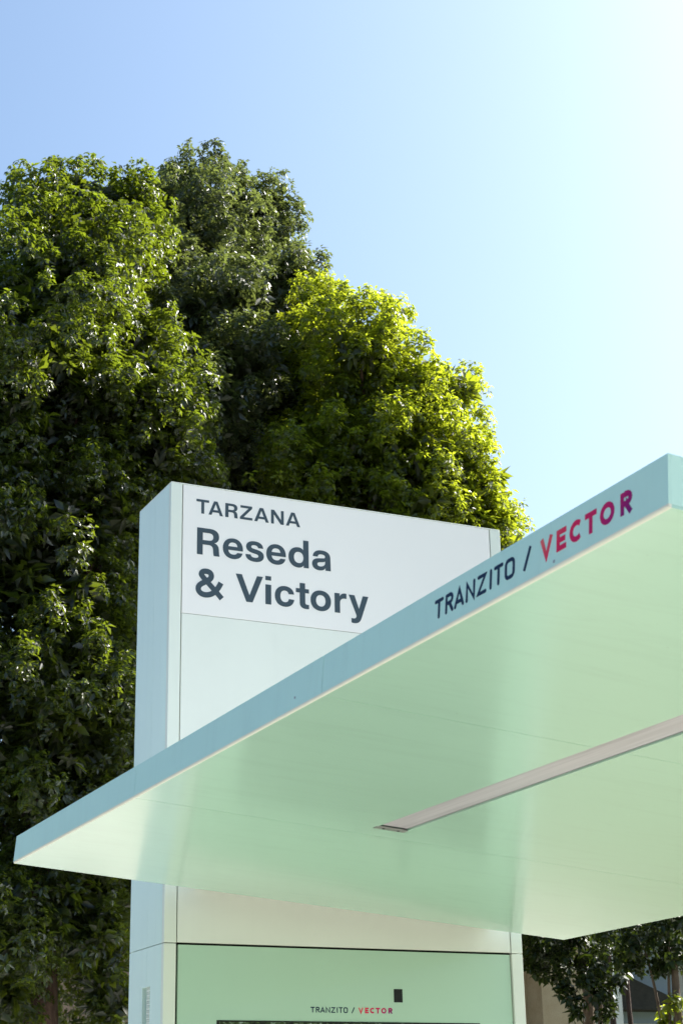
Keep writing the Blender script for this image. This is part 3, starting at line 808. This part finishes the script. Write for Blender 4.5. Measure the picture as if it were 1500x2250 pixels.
right = [(8.11, 13.96, 12.13, 0.51), (8.49, 13.53, 11.12, 0.56), (7.78, 13.68, 10.13, 0.85), (8.63, 13.22, 10.09, 0.6), (8.09, 13.29, 9.33, 0.71), (7.07, 14.03, 10.15, 0.73), (7.56, 14.01, 11.29, 0.62), (8.86, 13.09, 9.31, 0.48), (7.53, 13.5, 11.64, 0.73), (7.62, 15.15, 12.57, 0.73), (8.27, 13.77, 11.46, 0.78), (8.29, 15.49, 11.74, 1.07), (8.95, 14.06, 11.01, 0.73), (8.18, 13.41, 10.09, 0.9), (7.4, 15.5, 11.24, 0.85), (9.03, 13.6, 9.91, 0.68), (10.01, 14.81, 9.64, 0.62), (8.92, 14.34, 9.41, 0.95), (7.4, 14.06, 9.5, 1.02), (7.25, 15.81, 10.22, 0.71), (9.45, 13.61, 8.28, 0.67), (7.85, 13.43, 7.74, 1.27), (9.28, 14.4, 7.09, 1.1), (7.56, 14.23, 6.31, 1.27), (9.23, 15.09, 5.38, 1.27), (9.81, 13.66, 5.77, 1.05), (7.44, 14.74, 12.71, 0.49), (7.53, 14.25, 12.43, 0.41), (9.21, 13.11, 9.82, 0.3), (9.32, 13.04, 9.42, 0.25), (9.35, 13.14, 9.01, 0.3), (8.97, 13.49, 11.25, 0.37), (7.98, 13.58, 11.66, 0.43), (9.11, 13.29, 10.53, 0.28)]
low1 = [(10.33, 14.3, 4.1, 0.35), (10.87, 14.43, 4.19, 0.45), (11.04, 13.84, 4.13, 0.47), (10.42, 14.25, 3.84, 0.21), (10.56, 13.68, 3.76, 0.29), (10.79, 13.52, 3.67, 0.24), (10.39, 13.67, 3.51, 0.17), (10.48, 13.49, 3.41, 0.16), (10.37, 13.8, 3.32, 0.1), (10.46, 13.74, 3.17, 0.09), (10.49, 14.67, 3.86, 0.12), (10.8, 13.52, 3.39, 0.13), (10.67, 13.36, 3.1, 0.1), (10.34, 14.53, 4.0, 0.23), (10.38, 14.03, 3.68, 0.16), (10.78, 13.77, 3.64, 0.26), (10.26, 13.87, 3.97, 0.29)]
low2 = [(10.68, 12.62, 3.99, 0.42), (10.88, 12.23, 4.06, 0.47), (10.76, 12.57, 3.71, 0.19), (10.95, 12.18, 3.63, 0.19), (10.6, 12.68, 3.69, 0.13), (10.72, 12.35, 3.58, 0.12), (10.66, 12.89, 3.91, 0.27), (10.66, 12.15, 3.75, 0.27), (10.79, 12.05, 3.77, 0.22), (10.58, 12.45, 3.75, 0.22)]
sprigs = []
for (x, y, z) in ((6.46, 13.55, 9.75), (6.36, 13.58, 9.66), (6.55, 13.52, 9.66), (6.02, 13.71, 9.66), (7.51, 13.09, 9.57), (7.64, 13.05, 9.47)):
    sprigs.append(((x, y, z), (0.1, -.2, 1), 1.5, 1.0))
GRP = 'trees behind the bus stop'
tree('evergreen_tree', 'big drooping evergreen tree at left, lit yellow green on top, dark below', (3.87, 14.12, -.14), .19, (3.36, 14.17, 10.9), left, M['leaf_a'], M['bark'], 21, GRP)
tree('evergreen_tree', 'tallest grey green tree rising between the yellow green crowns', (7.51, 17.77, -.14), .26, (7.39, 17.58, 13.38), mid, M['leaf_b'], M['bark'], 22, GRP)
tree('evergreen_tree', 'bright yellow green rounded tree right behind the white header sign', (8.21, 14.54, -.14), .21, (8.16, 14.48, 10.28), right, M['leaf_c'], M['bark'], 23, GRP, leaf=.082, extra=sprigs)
tree('small_tree', 'low dark broad leaved tree in front of the beige stucco wall', (11.08, 14.11, -.14), .12, (10.98, 14.17, 3.93), low1, M['leaf_d'], M['bark2'], 24, cat='tree', leaf=.105, width=.056, dens=52, back=False, cap=3, core=0, limb_min=.4)
tree('small_tree', 'small leaning tree with tan trunk below the canopy at far right', (10.64, 12.54, -.14), .085, (10.98, 12.34, 3.77), low2, M['leaf_d'], M['bark2'], 25, cat='tree', leaf=.105, width=.056, dens=52, back=False, cap=3, core=0, limb_min=.4)
tree('shrub', 'small sunlit shrub at the bottom right corner below the tan trunk', (10.91, 12.34, -.14), .02, (10.91, 12.34, 2.68), [(10.91, 12.34, 2.98, 0.17), (10.95, 12.31, 2.78, 0.2), (10.88, 12.39, 2.53, .25)], M['leaf_c'], M['bark2'], 26, cat='shrub', leaf=.11, width=.058, dens=45, back=False, core=0)

# ------------------------------------------------------------------ building behind the trees
bd = empty('stucco_building', (21.9, 33.0, -.14))
tag(bd, 'beige stucco house wall with porch post half hidden behind the right trees', 'building')
ORG = Vector((21.9, 33.0, -.14))
def bpart(name, blist, mat, par=bd, bevel=0):
    bl = [(tuple(Vector(a) - ORG), tuple(Vector(b) - ORG)) for a, b in blist]
    return boxes(name, bl, mat, par, bevel)
bpart('wall', [((22.0, 33.0, -.14), (23.53, 33.9, 7.4))], M['stucco'])
bpart('wall', [((18.4, 33.7, -.14), (21.995, 34.2, 7.4))], M['stucco'])
bpart('wall', [((23.54, 36.1, -.14), (36, 36.5, 4.33))], M['redboard'])
bpart('wall', [((23.54, 36.05, 4.6), (36, 36.45, 7.4))], M['bluewall'])
bpart('trim_band', [((23.54, 36.0, 4.33), (36, 36.5, 4.6))], M['white_wood'])
bpart('porch_post', [((24.02, 32.8, -.14), (24.27, 33.1, 7.4))], M['white_wood'], bevel=.01)
bpart('porch_post', [((26.25, 32.8, -.14), (26.5, 33.1, 7.4))], M['white_wood'], bevel=.01)
bpart('roof', [((18, 32.2, 7.4), (36.4, 42, 7.8))], M['shingle'])
aw = [(24.3, 6.15), (25.1, 6.15), (28.4, 4.9), (24.1, 4.9)]
gable = bpy.data.meshes.new('awning')
gable.from_pydata([(x - ORG.x, y - ORG.y, z - ORG.z) for y in (35.1, 35.95) for x, z in aw], [],
                  [(0, 1, 2, 3), (7, 6, 5, 4), (0, 4, 5, 1), (1, 5, 6, 2), (2, 6, 7, 3), (3, 7, 4, 0)])
link('awning', gable, M['shingle'], bd)
rl = bpart('railing', [((24.27, 32.9, 3.86), (26.25, 32.97, 3.94)), ((24.27, 32.9, 1.8), (26.25, 32.97, 1.87))] + [((24.4 + .22 * k, 32.91, 1.87), (24.435 + .22 * k, 32.95, 3.86)) for k in range(8)], M['iron'])
for (x, y, r, lab) in ((15.4, 20.2, .055, 'thin bare reddish stem nearest the white porch post'), (15.75, 20.2, .048, 'thin bare reddish stem, middle one of three before the porch'), (16.76, 19.9, .052, 'thin dark stem nearest the leaning tan trunk')):
    s = empty('slender_trunk', (x, y, -.14)); tag(s, lab, 'tree', 'thin stems before the porch')
    tube('stem', [(x, y, -.14), (x + .05, y, 1.8), (x - .03, y, 4.1), (x + .08, y, 5.6)], [r, r, r * .9, r * .7], M['bark_dark'], s, 8, .04, 3)

pw = boxes('garden_wall', [((6.0, 33.0, -.14), (15, 33.4, 6.0))], M['stucco_pink'], None)
tag(pw, 'pink brown stucco wall seen through leaves beside the left trunk', 'wall')
